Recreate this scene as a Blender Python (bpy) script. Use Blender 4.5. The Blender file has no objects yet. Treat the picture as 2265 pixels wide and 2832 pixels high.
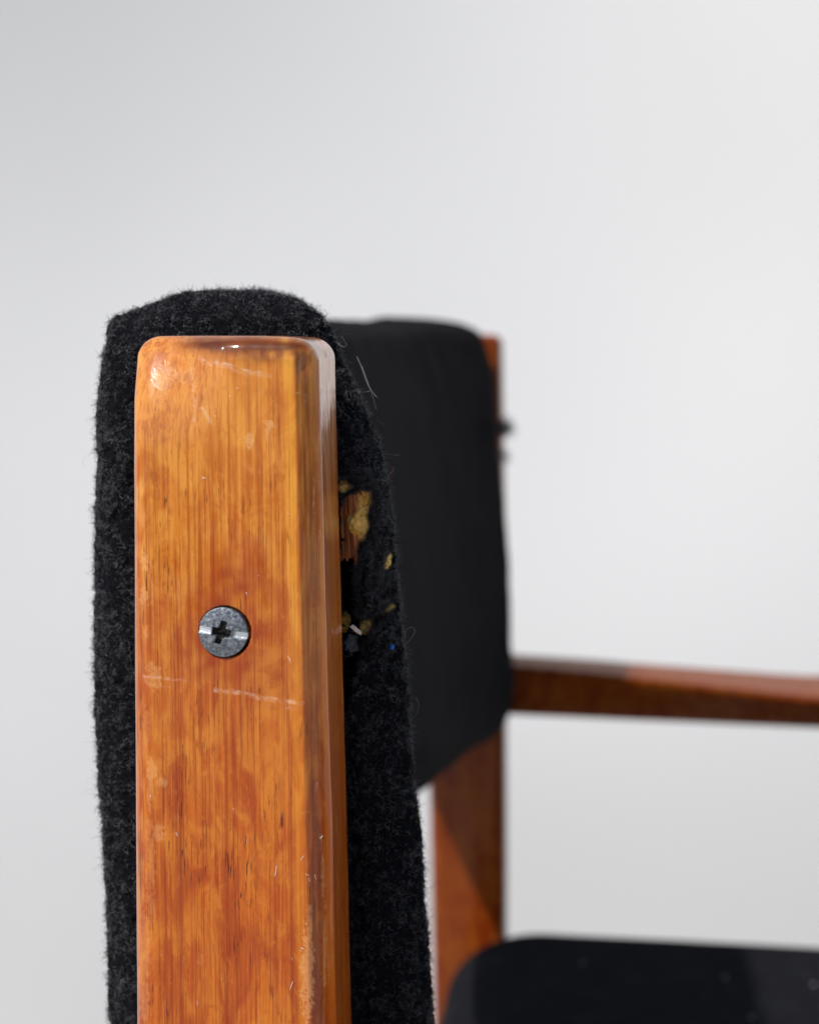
import bpy, math, random
import numpy as np
from mathutils import Vector, Matrix

# ------------------------------------------------------------------ camera, light, exposure
sc = bpy.context.scene
H = 0.72                                    # the height above the floor that measures as z = 0 on the chair back
YAW, PITCH, DIST, FOC, SENS = math.radians(6.5), math.radians(6.0), 0.300, 50.0, 24.0
fw = np.array([-math.sin(YAW)*math.cos(PITCH), math.cos(YAW)*math.cos(PITCH), -math.sin(PITCH)])
rt = np.array([math.cos(YAW), math.sin(YAW), 0.0])
up = np.cross(rt, fw)
CAM = -fw*DIST                              # local measure (z = 0 is H above the floor)
cd = bpy.data.cameras.new('camera'); cam = bpy.data.objects.new('camera', cd)
sc.collection.objects.link(cam); sc.camera = cam
R3 = Matrix((rt.tolist(), up.tolist(), (-fw).tolist())).transposed()
cam.matrix_world = Matrix.Translation((CAM[0], CAM[1], CAM[2]+H)) @ R3.to_4x4()
cd.lens = FOC; cd.sensor_width = SENS; cd.sensor_fit = 'HORIZONTAL'
cd.clip_start = 0.01; cd.clip_end = 100
cd.dof.use_dof = True; cd.dof.focus_distance = 0.316; cd.dof.aperture_fstop = 12.5; cd.dof.aperture_blades = 0

SUN = Vector((-0.40, -0.51, 0.75)).normalized()          # towards the sun
sl = bpy.data.lights.new('sun', 'SUN'); so = bpy.data.objects.new('sun', sl); sc.collection.objects.link(so)
sl.energy = 4.6; sl.angle = math.radians(1.0); sl.color = (1.0, 0.962, 0.915)
so.rotation_euler = SUN.to_track_quat('Z', 'Y').to_euler(); so.location = (-3, -3, 4)
w = bpy.data.worlds.new('World'); sc.world = w; w.use_nodes = True
nt = w.node_tree; bg = nt.nodes['Background']
sky = nt.nodes.new('ShaderNodeTexSky'); sky.sky_type = 'NISHITA'; sky.sun_disc = False
sky.sun_elevation = math.asin(SUN.z); sky.sun_rotation = math.atan2(SUN.x, SUN.y)
nt.links.new(sky.outputs[0], bg.inputs[0]); bg.inputs[1].default_value = 0.13
sc.view_settings.view_transform = 'Standard'; sc.view_settings.look = 'None'
sc.view_settings.exposure = -0.2; sc.view_settings.gamma = 1.0
sc.render.engine = 'CYCLES'
sc.cycles.use_denoising = True
sc.cycles.max_bounces = 8; sc.cycles.diffuse_bounces = 5
sc.cycles.sample_clamp_indirect = 8

rng = np.random.default_rng(7); random.seed(7)

# ------------------------------------------------------------------ measuring helpers
def at(px, py, Y):
    """pixel of the photograph -> point (local measure) in the chair's own plane y = Y"""
    d = fw + rt*((px-1132.5)/2265*SENS/FOC) - up*((py-1416)/2265*SENS/FOC)
    t = (Y-CAM[1])/d[1]
    return CAM + d*t
def XZ(px, py, Y):
    p = at(px, py, Y); return p[0], p[2]
def to_px(P):
    v = P-CAM; z = v@fw
    return 1132.5+(v@rt)/z*FOC/SENS*2265, 1416-(v@up)/z*FOC/SENS*2265

def _hash(ix, iy, iz, seed):
    h = (ix.astype(np.int64)*374761393 + iy.astype(np.int64)*668265263 + iz.astype(np.int64)*2147483647 + seed*974634777) & 0xffffffff
    h = ((h ^ (h >> 13))*1274126177) & 0xffffffff
    h = h ^ (h >> 16)
    return (h & 0xffff)/65535.0
_ROT = np.array(Matrix.Rotation(.7, 3, 'X') @ Matrix.Rotation(.5, 3, 'Y') @ Matrix.Rotation(.9, 3, 'Z'))
def vnoise(P, scale, seed=0):
    Q = (P*np.asarray(scale))@_ROT; I = np.floor(Q); F = Q-I; F = F*F*(3-2*F); I = I.astype(np.int64)
    r = 0
    for dx in (0, 1):
        wx = F[..., 0] if dx else 1-F[..., 0]
        for dy in (0, 1):
            wy = F[..., 1] if dy else 1-F[..., 1]
            for dz in (0, 1):
                wz = F[..., 2] if dz else 1-F[..., 2]
                r = r + wx*wy*wz*_hash(I[..., 0]+dx, I[..., 1]+dy, I[..., 2]+dz, seed)
    return r*2-1
def sstep(a, b, x):
    t = np.clip((x-a)/(b-a), 0, 1); return t*t*(3-2*t)

def mesh_obj(name, V, F, mat, parent=None, smooth=True):
    V = np.array(V, float).copy(); V[:, 2] += H
    me = bpy.data.meshes.new(name)
    F = np.asarray(F) if not isinstance(F, list) else F
    if isinstance(F, np.ndarray):
        n, k = F.shape
        me.vertices.add(len(V)); me.vertices.foreach_set('co', V.astype(np.float32).ravel())
        me.loops.add(n*k); me.loops.foreach_set('vertex_index', F.astype(np.int32).ravel())
        me.polygons.add(n); me.polygons.foreach_set('loop_start', np.arange(0, n*k, k, dtype=np.int32))
        me.update(calc_edges=True)
    else:
        me.from_pydata([tuple(v) for v in V], [], F); me.update()
    if smooth: me.polygons.foreach_set('use_smooth', [True]*len(me.polygons))
    me.materials.append(mat)
    o = bpy.data.objects.new(name, me); sc.collection.objects.link(o)
    if parent: o.parent = parent
    return o
def attr(o, name, arr):
    a = o.data.attributes.new(name, 'FLOAT', 'POINT'); a.data.foreach_set('value', np.asarray(arr, np.float32))
def grid_faces(nr, nc, wrap=True, off=0):
    r = np.arange(nr-1)[:, None]; c = np.arange(nc if wrap else nc-1)[None, :]; c2 = (c+1) % nc
    return np.stack([r*nc+c, r*nc+c2, (r+1)*nc+c2, (r+1)*nc+c], -1).reshape(-1, 4)+off

# ------------------------------------------------------------------ node helpers
class NT:
    def __init__(s, name):
        s.m = bpy.data.materials.new(name); s.m.use_nodes = True; s.t = s.m.node_tree
        s.b = s.t.nodes['Principled BSDF']
    def n(s, typ, **k):
        x = s.t.nodes.new(typ)
        for a, b in k.items(): setattr(x, a, b)
        return x
    def put(s, sock, v):
        if isinstance(v, bpy.types.NodeSocket): s.t.links.new(v, sock)
        else: sock.default_value = v
    def math(s, op, a, b=0.0, c=None, clamp=False):
        x = s.n('ShaderNodeMath', operation=op, use_clamp=clamp); s.put(x.inputs[0], a); s.put(x.inputs[1], b)
        if c is not None: s.put(x.inputs[2], c)
        return x.outputs[0]
    def ramp(s, v, lo, hi, a=0.0, b=1.0):
        x = s.n('ShaderNodeMapRange', interpolation_type='SMOOTHSTEP'); s.put(x.inputs[0], v)
        x.inputs[1].default_value = lo; x.inputs[2].default_value = hi; x.inputs[3].default_value = a; x.inputs[4].default_value = b
        return x.outputs[0]
    def mix(s, f, a, b, mode='MIX'):
        x = s.n('ShaderNodeMix', data_type='RGBA', blend_type=mode)
        s.put(x.inputs[0], f)
        for i, v in ((6, a), (7, b)):
            if isinstance(v, tuple): v = (*v, 1.0) if len(v) == 3 else v
            s.put(x.inputs[i], v)
        return x.outputs[2]
    def noise(s, scale, sc3=(1, 1, 1), detail=3.0, rough=0.5, off=(0, 0, 0), dist=0.0):
        if not hasattr(s, 'co'): s.co = s.n('ShaderNodeTexCoord').outputs['Object']
        mp = s.n('ShaderNodeMapping'); s.put(mp.inputs[0], s.co); mp.inputs['Scale'].default_value = sc3; mp.inputs['Location'].default_value = off
        x = s.n('ShaderNodeTexNoise'); s.put(x.inputs['Vector'], mp.outputs[0]); x.inputs['Scale'].default_value = scale
        x.inputs['Detail'].default_value = detail; x.inputs['Roughness'].default_value = rough; x.inputs['Distortion'].default_value = dist
        return x.outputs[0]
    def attr(s, name):
        return s.n('ShaderNodeAttribute', attribute_name=name).outputs['Fac']
    def bump(s, h, strength=1.0, dist=0.001, prev=None):
        x = s.n('ShaderNodeBump'); s.put(x.inputs['Height'], h); x.inputs['Strength'].default_value = strength; x.inputs['Distance'].default_value = dist
        if prev is not None: s.put(x.inputs['Normal'], prev)
        return x.outputs[0]
    def set(s, **k):
        for a, v in k.items():
            s.put(s.b.inputs[a.replace('_', ' ')], (*v, 1.0) if isinstance(v, tuple) and len(v) == 3 else v)

def wood_material(name, detailed, tone=None, coat=.45):
    m = NT(name)
    band = m.noise(1, (260, 260, 10), 4, .6, dist=.5)             # broad streaks along the grain
    line = m.noise(1, (1150, 1150, 13), 5, .68, dist=.5)           # growth lines
    fine = m.noise(1, (2600, 2600, 34), 4, .7, off=(3, 1, 7))
    blot = m.noise(1, (150, 150, 70), 4, .6, off=(5, 2, 1), dist=1.0)   # amber mottling
    mott = m.noise(1, (620, 620, 300), 4, .65, off=(1, 8, 3), dist=.6)
    pore = m.noise(1, (3300, 3300, 210), 2, .5, off=(9, 4, 2), dist=.5)
    gate = m.noise(1, (150, 150, 60), 3, .55, off=(2, 7, 9))
    c = m.mix(m.ramp(band, .35, .65), (.42, .088, .006), (.62, .215, .024))
    c = m.mix(m.ramp(blot, .46, .62, 0, .65), c, (.70, .31, .045))
    c = m.mix(m.ramp(blot, .48, .32, 0, .70), c, (.37, .060, .005))
    c = m.mix(m.ramp(line, .545, .64, 0, .42), c, (.78, .34, .065))
    c = m.mix(m.ramp(line, .480, .40, 0, .68), c, (.30, .050, .004))
    c = m.mix(m.ramp(fine, .56, .70, 0, .35), c, (.84, .44, .12))
    c = m.mix(m.ramp(fine, .46, .34, 0, .68), c, (.27, .045, .005))
    c = m.mix(m.ramp(mott, .54, .68, 0, .45), c, (.36, .080, .009))
    c = m.mix(m.ramp(mott, .44, .30, 0, .25), c, (.78, .38, .08))
    hair = fine
    p = m.math('MULTIPLY', m.ramp(pore, .60, .66), m.ramp(gate, .48, .58))
    c = m.mix(1.0, c, (.97, .90, .90), 'MULTIPLY')
    if detailed:
        up_a = m.attr('upper')
        c = m.mix(m.math('MULTIPLY', up_a, .30), c, (.66, .270, .062))
        p = m.math('MULTIPLY', p, m.math('SUBTRACT', 1.0, m.math('MULTIPLY', up_a, .75)))
    c = m.mix(m.math('MULTIPLY', p, .85), c, (.060, .012, .004))
    wear = None
    if detailed:
        halo, wear, scr, bl = m.attr('halo'), m.attr('wear'), m.attr('scratch'), m.attr('burnish_shade')
        c = m.mix(m.math('MULTIPLY', halo, .92), c, (.30, .040, .005))
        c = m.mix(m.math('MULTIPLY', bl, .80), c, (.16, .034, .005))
        c = m.mix(m.math('MULTIPLY', m.attr('ridge'), .50), c, (.78, .36, .035))
        c = m.mix(m.math('MULTIPLY', m.attr('front_fill'), .50), c, (.86, .25, .030))  # lifts the unlit front face, fill light painted into its colour
        c = m.mix(m.attr('deep'), c, m.mix(1.0, c, (.86, .64, .34), 'MULTIPLY'))
        c = m.mix(m.attr('top_shade'), c, (.085, .016, .003))  # shade painted along the top bevel, which the sun would brighten
        c = m.mix(m.math('MULTIPLY', wear, .34), c, (.80, .44, .17))
        c = m.mix(m.math('MULTIPLY', scr, .42), c, (.90, .68, .50))
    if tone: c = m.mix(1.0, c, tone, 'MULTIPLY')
    m.set(Base_Color=c)
    rn = m.noise(1, (900, 900, 300), 3, .6, off=(4, 4, 4))
    rr = m.ramp(rn, .3, .75, .30, .48)
    m.set(Roughness=rr)
    m.set(Coat_Weight=1.0 if detailed else coat, Coat_IOR=1.43, Specular_IOR_Level=.06)
    cr = m.ramp(rn, .3, .7, .05, .16)
    if wear is not None: cr = m.math('ADD', cr, m.math('MULTIPLY', m.math('ADD', wear, scr), .22))
    if detailed: cr = m.math('ADD', cr, m.math('MULTIPLY', m.attr('arris'), .15))
    m.set(Coat_Roughness=cr)
    b = m.bump(fine, .35, .00006); b = m.bump(hair, .30, .00004, b); b = m.bump(p, -.5, .0001, b)
    b2 = m.bump(m.noise(1, (260, 260, 60), 2, .5, off=(6, 6, 6)), .6, .00025)
    b2 = m.bump(hair, .25, .00003, b2)
    if wear is not None:
        b = m.bump(scr, .6, .00008, b); b2 = m.bump(scr, -.7, .00010, b2); b2 = m.bump(m.math('MULTIPLY', wear, mott), .6, .00012, b2)
    m.set(Normal=b); m.put(m.b.inputs['Coat Normal'], b2)
    return m.m

def wool_material(name, base=(.0075, .0075, .010), spec=.35):
    m = NT(name)
    n = m.noise(1, (1600, 1600, 1600), 3, .6); n2 = m.noise(1, (75, 75, 45), 4, .6, off=(4, 1, 2), dist=.6)
    cc = m.mix(m.ramp(n, .35, .75), base, tuple(x*1.7 for x in base))
    cc = m.mix(m.ramp(n2, .48, .72, 0, .75), cc, tuple(x*2.1 for x in base))
    m.set(Base_Color=cc)
    m.set(Roughness=.9, Specular_IOR_Level=spec*.4, Sheen_Weight=.006, Sheen_Roughness=.5)
    m.b.inputs['Sheen Tint'].default_value = (.75, .78, .9, 1)
    m.set(Normal=m.bump(m.noise(1, (2600, 2600, 2600), 3, .6), .9, .0003))
    return m.m

def fibre_material(name, a, b, rough=.42, spec=.5):
    m = NT(name)
    hi = m.n('ShaderNodeHairInfo')
    m.set(Base_Color=m.mix(m.ramp(hi.outputs['Random'], .45, 1.0), a, b), Roughness=rough, Specular_IOR_Level=spec)
    return m.m

M_WOOD = wood_material('varnished_wood', True)
M_WOOD_SHADED = wood_material('varnished_wood_shaded', False, (.40, .26, .20))  # same wood, darkened and reddened to put the far shade into its colour
M_WOOD_ARM_SHADED = wood_material('varnished_wood_arm_shaded', False, (.40, .29, .26), .14)  # same wood again, toned down so the armrest reads as shaded
M_WOOL = wool_material('black_wool', (.0040, .0040, .0054), .12)
M_WOOL2 = wool_material('black_wool_flat', (.0085, .0088, .0108), .03)
M_FIB = fibre_material('wool_fibre', (.003, .0032, .0046), (.088, .091, .108), .34, .8)
M_FIBP = fibre_material('pale_fibre', (.10, .10, .105), (.30, .29, .28))
M_RED = fibre_material('crimson_fibre', (.20, .01, .04), (.25, .015, .05))

# ------------------------------------------------------------------ setting
def plaster(name, col, col2):
    m = NT(name)
    n = m.noise(1.3, (1, 1, 1), 3, .5, dist=.4); n2 = m.noise(180, (1, 1, 1), 4, .6)
    c = m.mix(m.ramp(n, .35, .65), col, col2)
    m.set(Base_Color=c, Roughness=.85, Specular_IOR_Level=.25, Normal=m.bump(n2, .3, .0006))
    return m.m
def build_setting():
    nx, nz = 161, 111
    X = np.linspace(-5, 6, nx)[None, :].repeat(nz, 0); Z = np.linspace(-H, 3.2, nz)[:, None].repeat(nx, 1)
    P = np.stack([X, np.full_like(X, 0), Z], -1)
    D = vnoise(P+11, (1.1, 1, .7), 3)*.035 + vnoise(P+5+P[..., ::-1]*.5, (2.0, 1, 1.1), 5)*.018
    c0 = at(1132, 1416, 1.25)
    a = 1.5*np.tanh((X-c0[0])/.37/1.5); b = 1.5*np.tanh((Z-c0[2])/.47/1.5)
    f = -.37*.10*a*a*(.5+.5*b) - .47*.07*(b-b*b/2) - .37*.05*(a*a/2)*(1-.5*b)  # bends the wall to grade its brightness, lightest at top right
    bp, bm = np.clip(b, 0, 2), np.clip(-b, 0, 2)
    f += .47*(-.42*bp**3/3*sstep(.5, -1.1, a) + .40*bm**3/3*(.45+.55*sstep(-1, 1, a)))
    P[..., 1] = 1.25 + D*1.0 + vnoise(P+3, (3.2, 1, 1.9), 15)*.007 + vnoise(P+8, (5.5, 1, 4.1), 16)*.003 + f*1.15
    F = grid_faces(nz, nx, wrap=False)[:, ::-1]
    o = mesh_obj('wall', P.reshape(-1, 3), F, plaster('white_plaster', (.700, .697, .687), (.738, .734, .724)))
    sm = o.modifiers.new('smooth', 'SUBSURF'); sm.levels = 1; sm.render_levels = 1
    o['kind'] = 'structure'; o['label'] = 'white plaster wall with soft uneven surface bent to shade it behind the chair'
    V = [(-6, -5, -H), (7, -5, -H), (7, 2.1, -H), (-6, 2.1, -H)]
    nn = 30
    gx = np.linspace(-6, 7, nn)[None, :].repeat(nn, 0); gy = np.linspace(-5, 2.1, nn)[:, None].repeat(nn, 1)
    o = mesh_obj('floor', np.stack([gx, gy, np.full_like(gx, -H)], -1).reshape(-1, 3), grid_faces(nn, nn, wrap=False), plaster('white_screed', (.42, .41, .40), (.46, .455, .45)))
    o['kind'] = 'structure'; o['label'] = 'pale smooth floor under the chair'
build_setting()

# ------------------------------------------------------------------ chair root
chair = bpy.data.objects.new('armchair', None); sc.collection.objects.link(chair); chair.location = (0, 0, 0)
chair['label'] = 'varnished wooden armchair with black wool back cushion torn beside its near post'
chair['category'] = 'armchair'

# outline of the near post, measured at its outer face (y = 0)
_L = [(930, 384), (1000, 382), (1100, 374), (1300, 373), (1500, 374), (1800, 375), (2400, 379), (2832, 382)]
_R = [(930, 868), (1000, 872), (1200, 877), (1400, 882), (1800, 893), (2200, 903), (2600, 914), (2832, 920)]
_Lz = np.array([XZ(x, y, .0040) for y, x in _L]); _Rz = np.array([XZ(x, y, 0) for y, x in _R])
TOPZ = XZ(600, 928, 0)[1]
def Lx(z): 
    zz = _Lz[::-1]; v = np.interp(z, zz[:, 1], zz[:, 0])
    return v + np.where(z < zz[0, 1], (z-zz[0, 1])*-.02, 0)
def Rx(z):
    zz = _Rz[::-1]; v = np.interp(z, zz[:, 1], zz[:, 0])
    return v + np.where(z < zz[0, 1], (z-zz[0, 1])*-.008, 0)
PT = 0.026                                    # thickness of the post

SCR = at(618, 1748, 0)
def post_surface(flip, res, zlow, hole=0):
    """rounded post: loops of a super-rounded rectangle stacked up to a rounded top"""
    rl, rr, ry, ryb, rt_ = .0040, .0035, .0042, .004, .0040
    def line(a, b, ra, rb, fine):
        p = [np.linspace(a, a+ra, max(6, int(ra/fine)))[:-1], np.linspace(a+ra, b-rb, max(4, int((b-a-ra-rb)/fine)))[:-1], np.linspace(b-rb, b, max(6, int(rb/fine)))]
        return np.concatenate(p)
    W = .032
    u = line(0, W, rl, rr, res); v = line(0, PT, ry, ryb, res*1.6)
    loop = [(a, 0) for a in u] + [(W, b) for b in v[1:]] + [(a, PT) for a in u[::-1][1:]] + [(0, b) for b in v[::-1][1:-1]]
    loop = np.array(loop)
    zs = [np.linspace(TOPZ, TOPZ-rt_, int(rt_/res)+4)[:-1], np.linspace(TOPZ-rt_, -.112, int(.14/res))[:-1], np.linspace(-.112, zlow, 60)]
    zs = np.concatenate(zs)
    # cap rings: shrink loop towards the middle on the top face
    rings = []
    cxy = np.array([W/2, PT/2])
    for k in np.linspace(0.02, .98, int(.012/res)):
        q = cxy+(loop-cxy)*k; rings.append(np.column_stack([q, np.full(len(q), TOPZ)]))
    for z in zs: rings.append(np.column_stack([loop, np.full(len(loop), z)]))
    P = np.array(rings)
    x, y, z = P[..., 0], P[..., 1], P[..., 2]
    ix = np.clip(x, rl, W-rr); iy = np.clip(y, ry, PT-ryb); iz = np.minimum(z, TOPZ-rt_)
    dx = np.where(x < ix, (x-ix)/rl, (x-ix)/rr); dy = np.where(y < iy, (y-iy)/ry, (y-iy)/ryb); dz = (z-iz)/rt_
    rx_ = np.where(x < ix, rl, rr); ry_ = np.where(y < iy, ry, ryb)
    e = np.where((x > W/2) & (y < PT/2), 1.16, 2.0)                 # chamfer-like arris on the front outer corner
    e = np.where((x < W/2), 2.1, e)
    e = e + (2.1-e)*sstep(-.0045, 0, z-TOPZ+.001)
    linf = np.maximum(np.maximum(abs(dx), abs(dy)), abs(dz)); lp = (abs(dx)**e+abs(dy)**e+abs(dz)**e)**(1/e)
    s = np.where(lp > 1e-9, linf/np.maximum(lp, 1e-9), 1)
    X = ix+dx*s*rx_; Y = iy+dy*s*ry_; Z = iz+dz*s*rt_
    l, r = Lx(Z), Rx(Z)
    # small drop of the corners of the top outline
    Xw = l+(r-l)*X/W
    Z = Z - .0006*((X/W-.45)*2)**4*sstep(-.006, 0, Z-TOPZ)
    Q = np.stack([Xw, Y, Z], -1)
    uu = X/W; hh = np.maximum(0, .021-(TOPZ-Z))/.021
    dY = .0078*hh**2*sstep(.62, .0, uu)*(Y < PT/2)*(1-Y/(PT/2))
    Q[..., 1] += dY; Q[..., 0] -= dY*.27
    if hole:
        qx, qy = to_px(Q); Q[..., 1] += .0008*np.exp(-((qx-838)/15)**2-((qy-1000)/34)**2)*(Y < PT/2)
    nrm_off = vnoise(Q, (160, 160, 60), 2)*.00012 + vnoise(Q, (600, 600, 260), 4)*.000025
    Q[..., 1] += nrm_off*np.where(Y < PT/2, -1, 1); Q[..., 0] += nrm_off*.7
    Q[..., 0] += vnoise(Q, (0.01, 0.01, 70), 8)*.00012*(Xw > (l+r)/2)
    n0, n1 = Q.shape[:2]
    Q[..., 1] += .0034*(1-sstep(.00435, .00475, np.hypot(Q[..., 0]-SCR[0]-.00030, Q[..., 2]-SCR[2]+.00004)))*(Y < .004)*hole
    V = Q.reshape(-1, 3); F = grid_faces(n0, n1)
    if flip: V = V.copy()
    return V, F, np.stack([X/W, Y/PT], -1).reshape(-1, 2)

def seg(px, py, pts, w, rough=6, seed=0, taper=True):
    """mask of a scratch running through points given on the post's face"""
    m = np.zeros_like(px)
    P = np.stack([px, py, px*0], -1)
    wob = vnoise(P, (1/rough/3, 1/rough/3, 1), seed)*rough*.5
    for (x0, y0), (x1, y1) in zip(pts[:-1], pts[1:]):
        dx, dy = x1-x0, y1-y0; L2 = dx*dx+dy*dy
        t = np.clip(((px-x0)*dx+(py-y0)*dy)/L2, 0, 1)
        d = np.hypot(px-(x0+t*dx)+wob, py-(y0+t*dy)+wob*.6)
        m = np.maximum(m, 1-sstep(w*.35, w, d))
    brk = sstep(-.5, .15, vnoise(P, (1/9., 1/9., 1), seed+3))*.7+.3*sstep(-.2, .4, vnoise(P, (1/3., 1/3., 1), seed+5))
    hl = sstep(-.15, .35, vnoise(np.stack([px*.35+py*.05, py*.9, px*0], -1), (1/4., 1/4., 1), seed+6))
    return m*brk*(.35+.65*hl)
def poly_mask(px, py, poly, soft=6, jag=10, seed=0):
    P = np.stack([px, py, px*0], -1)
    x = px+vnoise(P, (1/14., 1/14., 1), seed)*jag+vnoise(P, (1/5., 1/5., 1), seed+9)*jag*.4
    y = py+vnoise(P, (1/14., 1/14., 1), seed+1)*jag+vnoise(P, (1/5., 1/5., 1), seed+8)*jag*.4
    ins = np.zeros(len(px), bool); dmin = np.full(len(px), 1e9)
    n = len(poly)
    for i in range(n):
        x0, y0 = poly[i]; x1, y1 = poly[(i+1) % n]
        c = ((y0 > y) != (y1 > y)) & (x < (x1-x0)*(y-y0)/((y1-y0) or 1e-9)+x0); ins ^= c
        L2 = (x1-x0)**2+(y1-y0)**2 or 1e-9
        t = np.clip(((x-x0)*(x1-x0)+(y-y0)*(y1-y0))/L2, 0, 1)
        dmin = np.minimum(dmin, np.hypot(x-x0-t*(x1-x0), y-y0-t*(y1-y0)))
    sd = np.where(ins, dmin, -dmin)
    return sstep(-soft, soft, sd), sd

SCR = at(618, 1748, 0)
def build_near_post():
    V, F, uv = post_surface(False, .00024, -.72, 1)
    o = mesh_obj('rear_leg', V, F, M_WOOD, chair)
    o['label'] = 'near wooden back post with a screw, scratches and worn varnish'
    px, py = to_px(V)
    front = (V[:, 1] < .006)
    P = np.stack([px, py, px*0], -1)
    d = np.hypot((px-622)*1.0, (py-1755)*.92)
    halo = np.exp(-(np.maximum(d-62, 0)/75)**1.2)*1.1
    up_ = np.exp(-(((px-660)/85)**2+((py-1605)/80)**2))*1.0                # darker stain above the screw
    low = np.exp(-(((px-760)/120)**2+((py-1850)/95)**2))*.55
    top = np.exp(-(((px-820)/26)**2+((py-1850)/90)**2))*.5
    halo = np.clip(np.maximum(np.maximum(halo, up_), np.maximum(low, top))*(.75+.5*vnoise(P, (1/30., 1/30., 1), 3)), 0, 1)*front
    # worn patches on the left arris and down the front arris
    wear = np.zeros(len(V))
    for cx, cy, sx, sy, s in [(400, 1555, 10, 26, 1), (398, 1650, 12, 25, 1), (404, 1745, 7, 18, .8), (425, 1870, 22, 40, .8), (405, 2010, 9, 60, .5), (420, 2130, 14, 28, .9),
                              (415, 2190, 8, 55, .7), (448, 2165, 12, 16, .8), (440, 2305, 16, 22, .8), (415, 2400, 14, 150, .45), (398, 2620, 18, 110, .55), (400, 2780, 12, 60, .6),
                              (690, 1218, 10, 20, 1.3), (745, 1172, 13, 10, 1.2), (740, 1195, 6, 22, 1.0), (560, 1322, 8, 4, .9), (850, 2700, 18, 130, 1.1), (857, 2560, 8, 60, .9),
                              (893, 2430, 5, 60, .7), (898, 2620, 4, 120, .7), (868, 2000, 4, 120, .3), (866, 1560, 3.5, 160, .5), (886, 1480, 3, 12, .9), (520, 1040, 36, 22, .55), (455, 1040, 30, 34, .6), (555, 2655, 12, 16, .3)]:
        q = ((px-cx)/sx)**2+((py-cy)/sy)**2 + vnoise(P+cx, (1/7., 1/9., 1), 11)*1.0 + vnoise(P, (1/3.5, 1/5., 1), 12)*.6
        wear = np.maximum(wear, s*(1-sstep(.7, 1.25, q)))
    edge = np.exp(-((px-392)/12)**2)*np.clip(vnoise(P, (1/14., 1/60., 1), 13)*1.2+.1, 0, 1)*.8
    wear = np.clip(np.maximum(wear, edge)*(.8+.3*vnoise(P, (1/4., 1/4., 1), 17)), 0, 1)*(V[:, 1] < .02)
    s = np.zeros(len(V))
    for pts, wd, a in [([(528, 1005), (531, 1060), (536, 1120), (534, 1170)], 5, .9), ([(540, 1100), (562, 1135), (585, 1172)], 8, .7), ([(552, 990), (610, 1003), (660, 1020), (700, 1032), (742, 1036)], 10, .8),
                       ([(560, 1002), (640, 1020), (690, 1040)], 6, .5), ([(397, 1870), (450, 1876), (515, 1884)], 5, .7), ([(597, 1910), (660, 1916), (720, 1930), (790, 1940), (836, 1946)], 9, .95),
                       ([(640, 1906), (700, 1924), (760, 1930)], 4, .6), ([(795, 1958), (825, 1962)], 8, .4), ([(470, 1902), (400, 1890)], 3, .5), ([(795, 1815), (805, 1835)], 3, 1), ([(872, 2190), (878, 2165)], 3, .8),
                       ([(820, 1085), (850, 1095)], 3, .7), ([(838, 1120), (848, 1105)], 3, .7), ([(436, 2655), (448, 2640)], 3, .6), ([(790, 1335), (798, 1345)], 3, .8), ([(819, 1450), (822, 1460)], 4, .8),
                       ([(868, 1320), (868, 1420)], 3, .5), ([(905, 2640), (909, 2700)], 3, .4), ([(940, 2680), (942, 2690)], 3, .8), ([(835, 2250), (855, 2245)], 3, .6), ([(890, 2330), (880, 2300)], 3, .5)]:
        s = np.maximum(s, a*seg(px, py, pts, wd, seed=int(pts[0][0])))
    s *= front
    # browned arrises plus painted shade on the top edge and front arris
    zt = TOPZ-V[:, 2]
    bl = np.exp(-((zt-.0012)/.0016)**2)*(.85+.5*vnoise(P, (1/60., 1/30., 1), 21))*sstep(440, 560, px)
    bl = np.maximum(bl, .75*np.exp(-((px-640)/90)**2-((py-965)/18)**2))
    rid = _interp_ridge(py)
    arr = (sstep(0, 8, px-rid)*(1-sstep(38, 60, px-rid)))
    strk = .72+.5*vnoise(P, (1/8., 1/90., 1), 31)
    bl = np.clip(np.maximum(bl, arr*strk*.8), 0, 1)*(V[:, 1] < .012)
    dk = seg(px, py, [(868, 2270), (874, 2330), (880, 2400), (886, 2480), (884, 2560), (890, 2832)], 9, seed=5)
    bl = np.maximum(bl, dk)
    ridge = np.exp(-((px-(rid-14))/13)**2)*front*(.8+.4*vnoise(P, (1/10., 1/80., 1), 37))
    attr(o, 'arris', np.clip(np.exp(-((px-430)/60)**2)*sstep(1400, 1100, py)*(1+.5*vnoise(P, (1/5., 1/30., 1), 71)), 0, 1.3)); attr(o, 'halo', halo); attr(o, 'wear', wear); attr(o, 'scratch', s); attr(o, 'burnish_shade', bl); attr(o, 'ridge', np.clip(ridge, 0, 1))
    tsh = np.exp(-((py-955)/17)**2)*sstep(470, 600, px)*(1-sstep(800, 870, px))*(.75+.5*vnoise(P, (1/50., 1/14., 1), 91)) + .6*np.exp(-((px-720)/110)**2-((py-985)/24)**2)*(.6+.6*vnoise(P, (1/16., 1/16., 1), 92))
    attr(o, 'upper', sstep(1650, 1050, py)*front); attr(o, 'top_shade', np.clip(tsh, 0, .85)*front); attr(o, 'deep', sstep(1300, 2400, py)); attr(o, 'front_fill', sstep(48, 66, px-rid)*(V[:, 1] < PT*.98)*sstep(1100, 1900, py))
    return o
def _interp_ridge(py):
    return np.interp(py, [930, 1000, 1400, 1900, 2400, 2832], [800, 812, 822, 835, 842, 852])
near_post = build_near_post()

V2, F2, _ = post_surface(False, .0012, -.72)
YF = 0.500
V2[:, 1] = YF+PT-V2[:, 1]; V2[:, 0] += .0024
far_post = mesh_obj('rear_leg', V2, F2[:, ::-1], M_WOOD_SHADED, chair)
far_post['label'] = 'far wooden back post out of focus behind the cushion'

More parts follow.
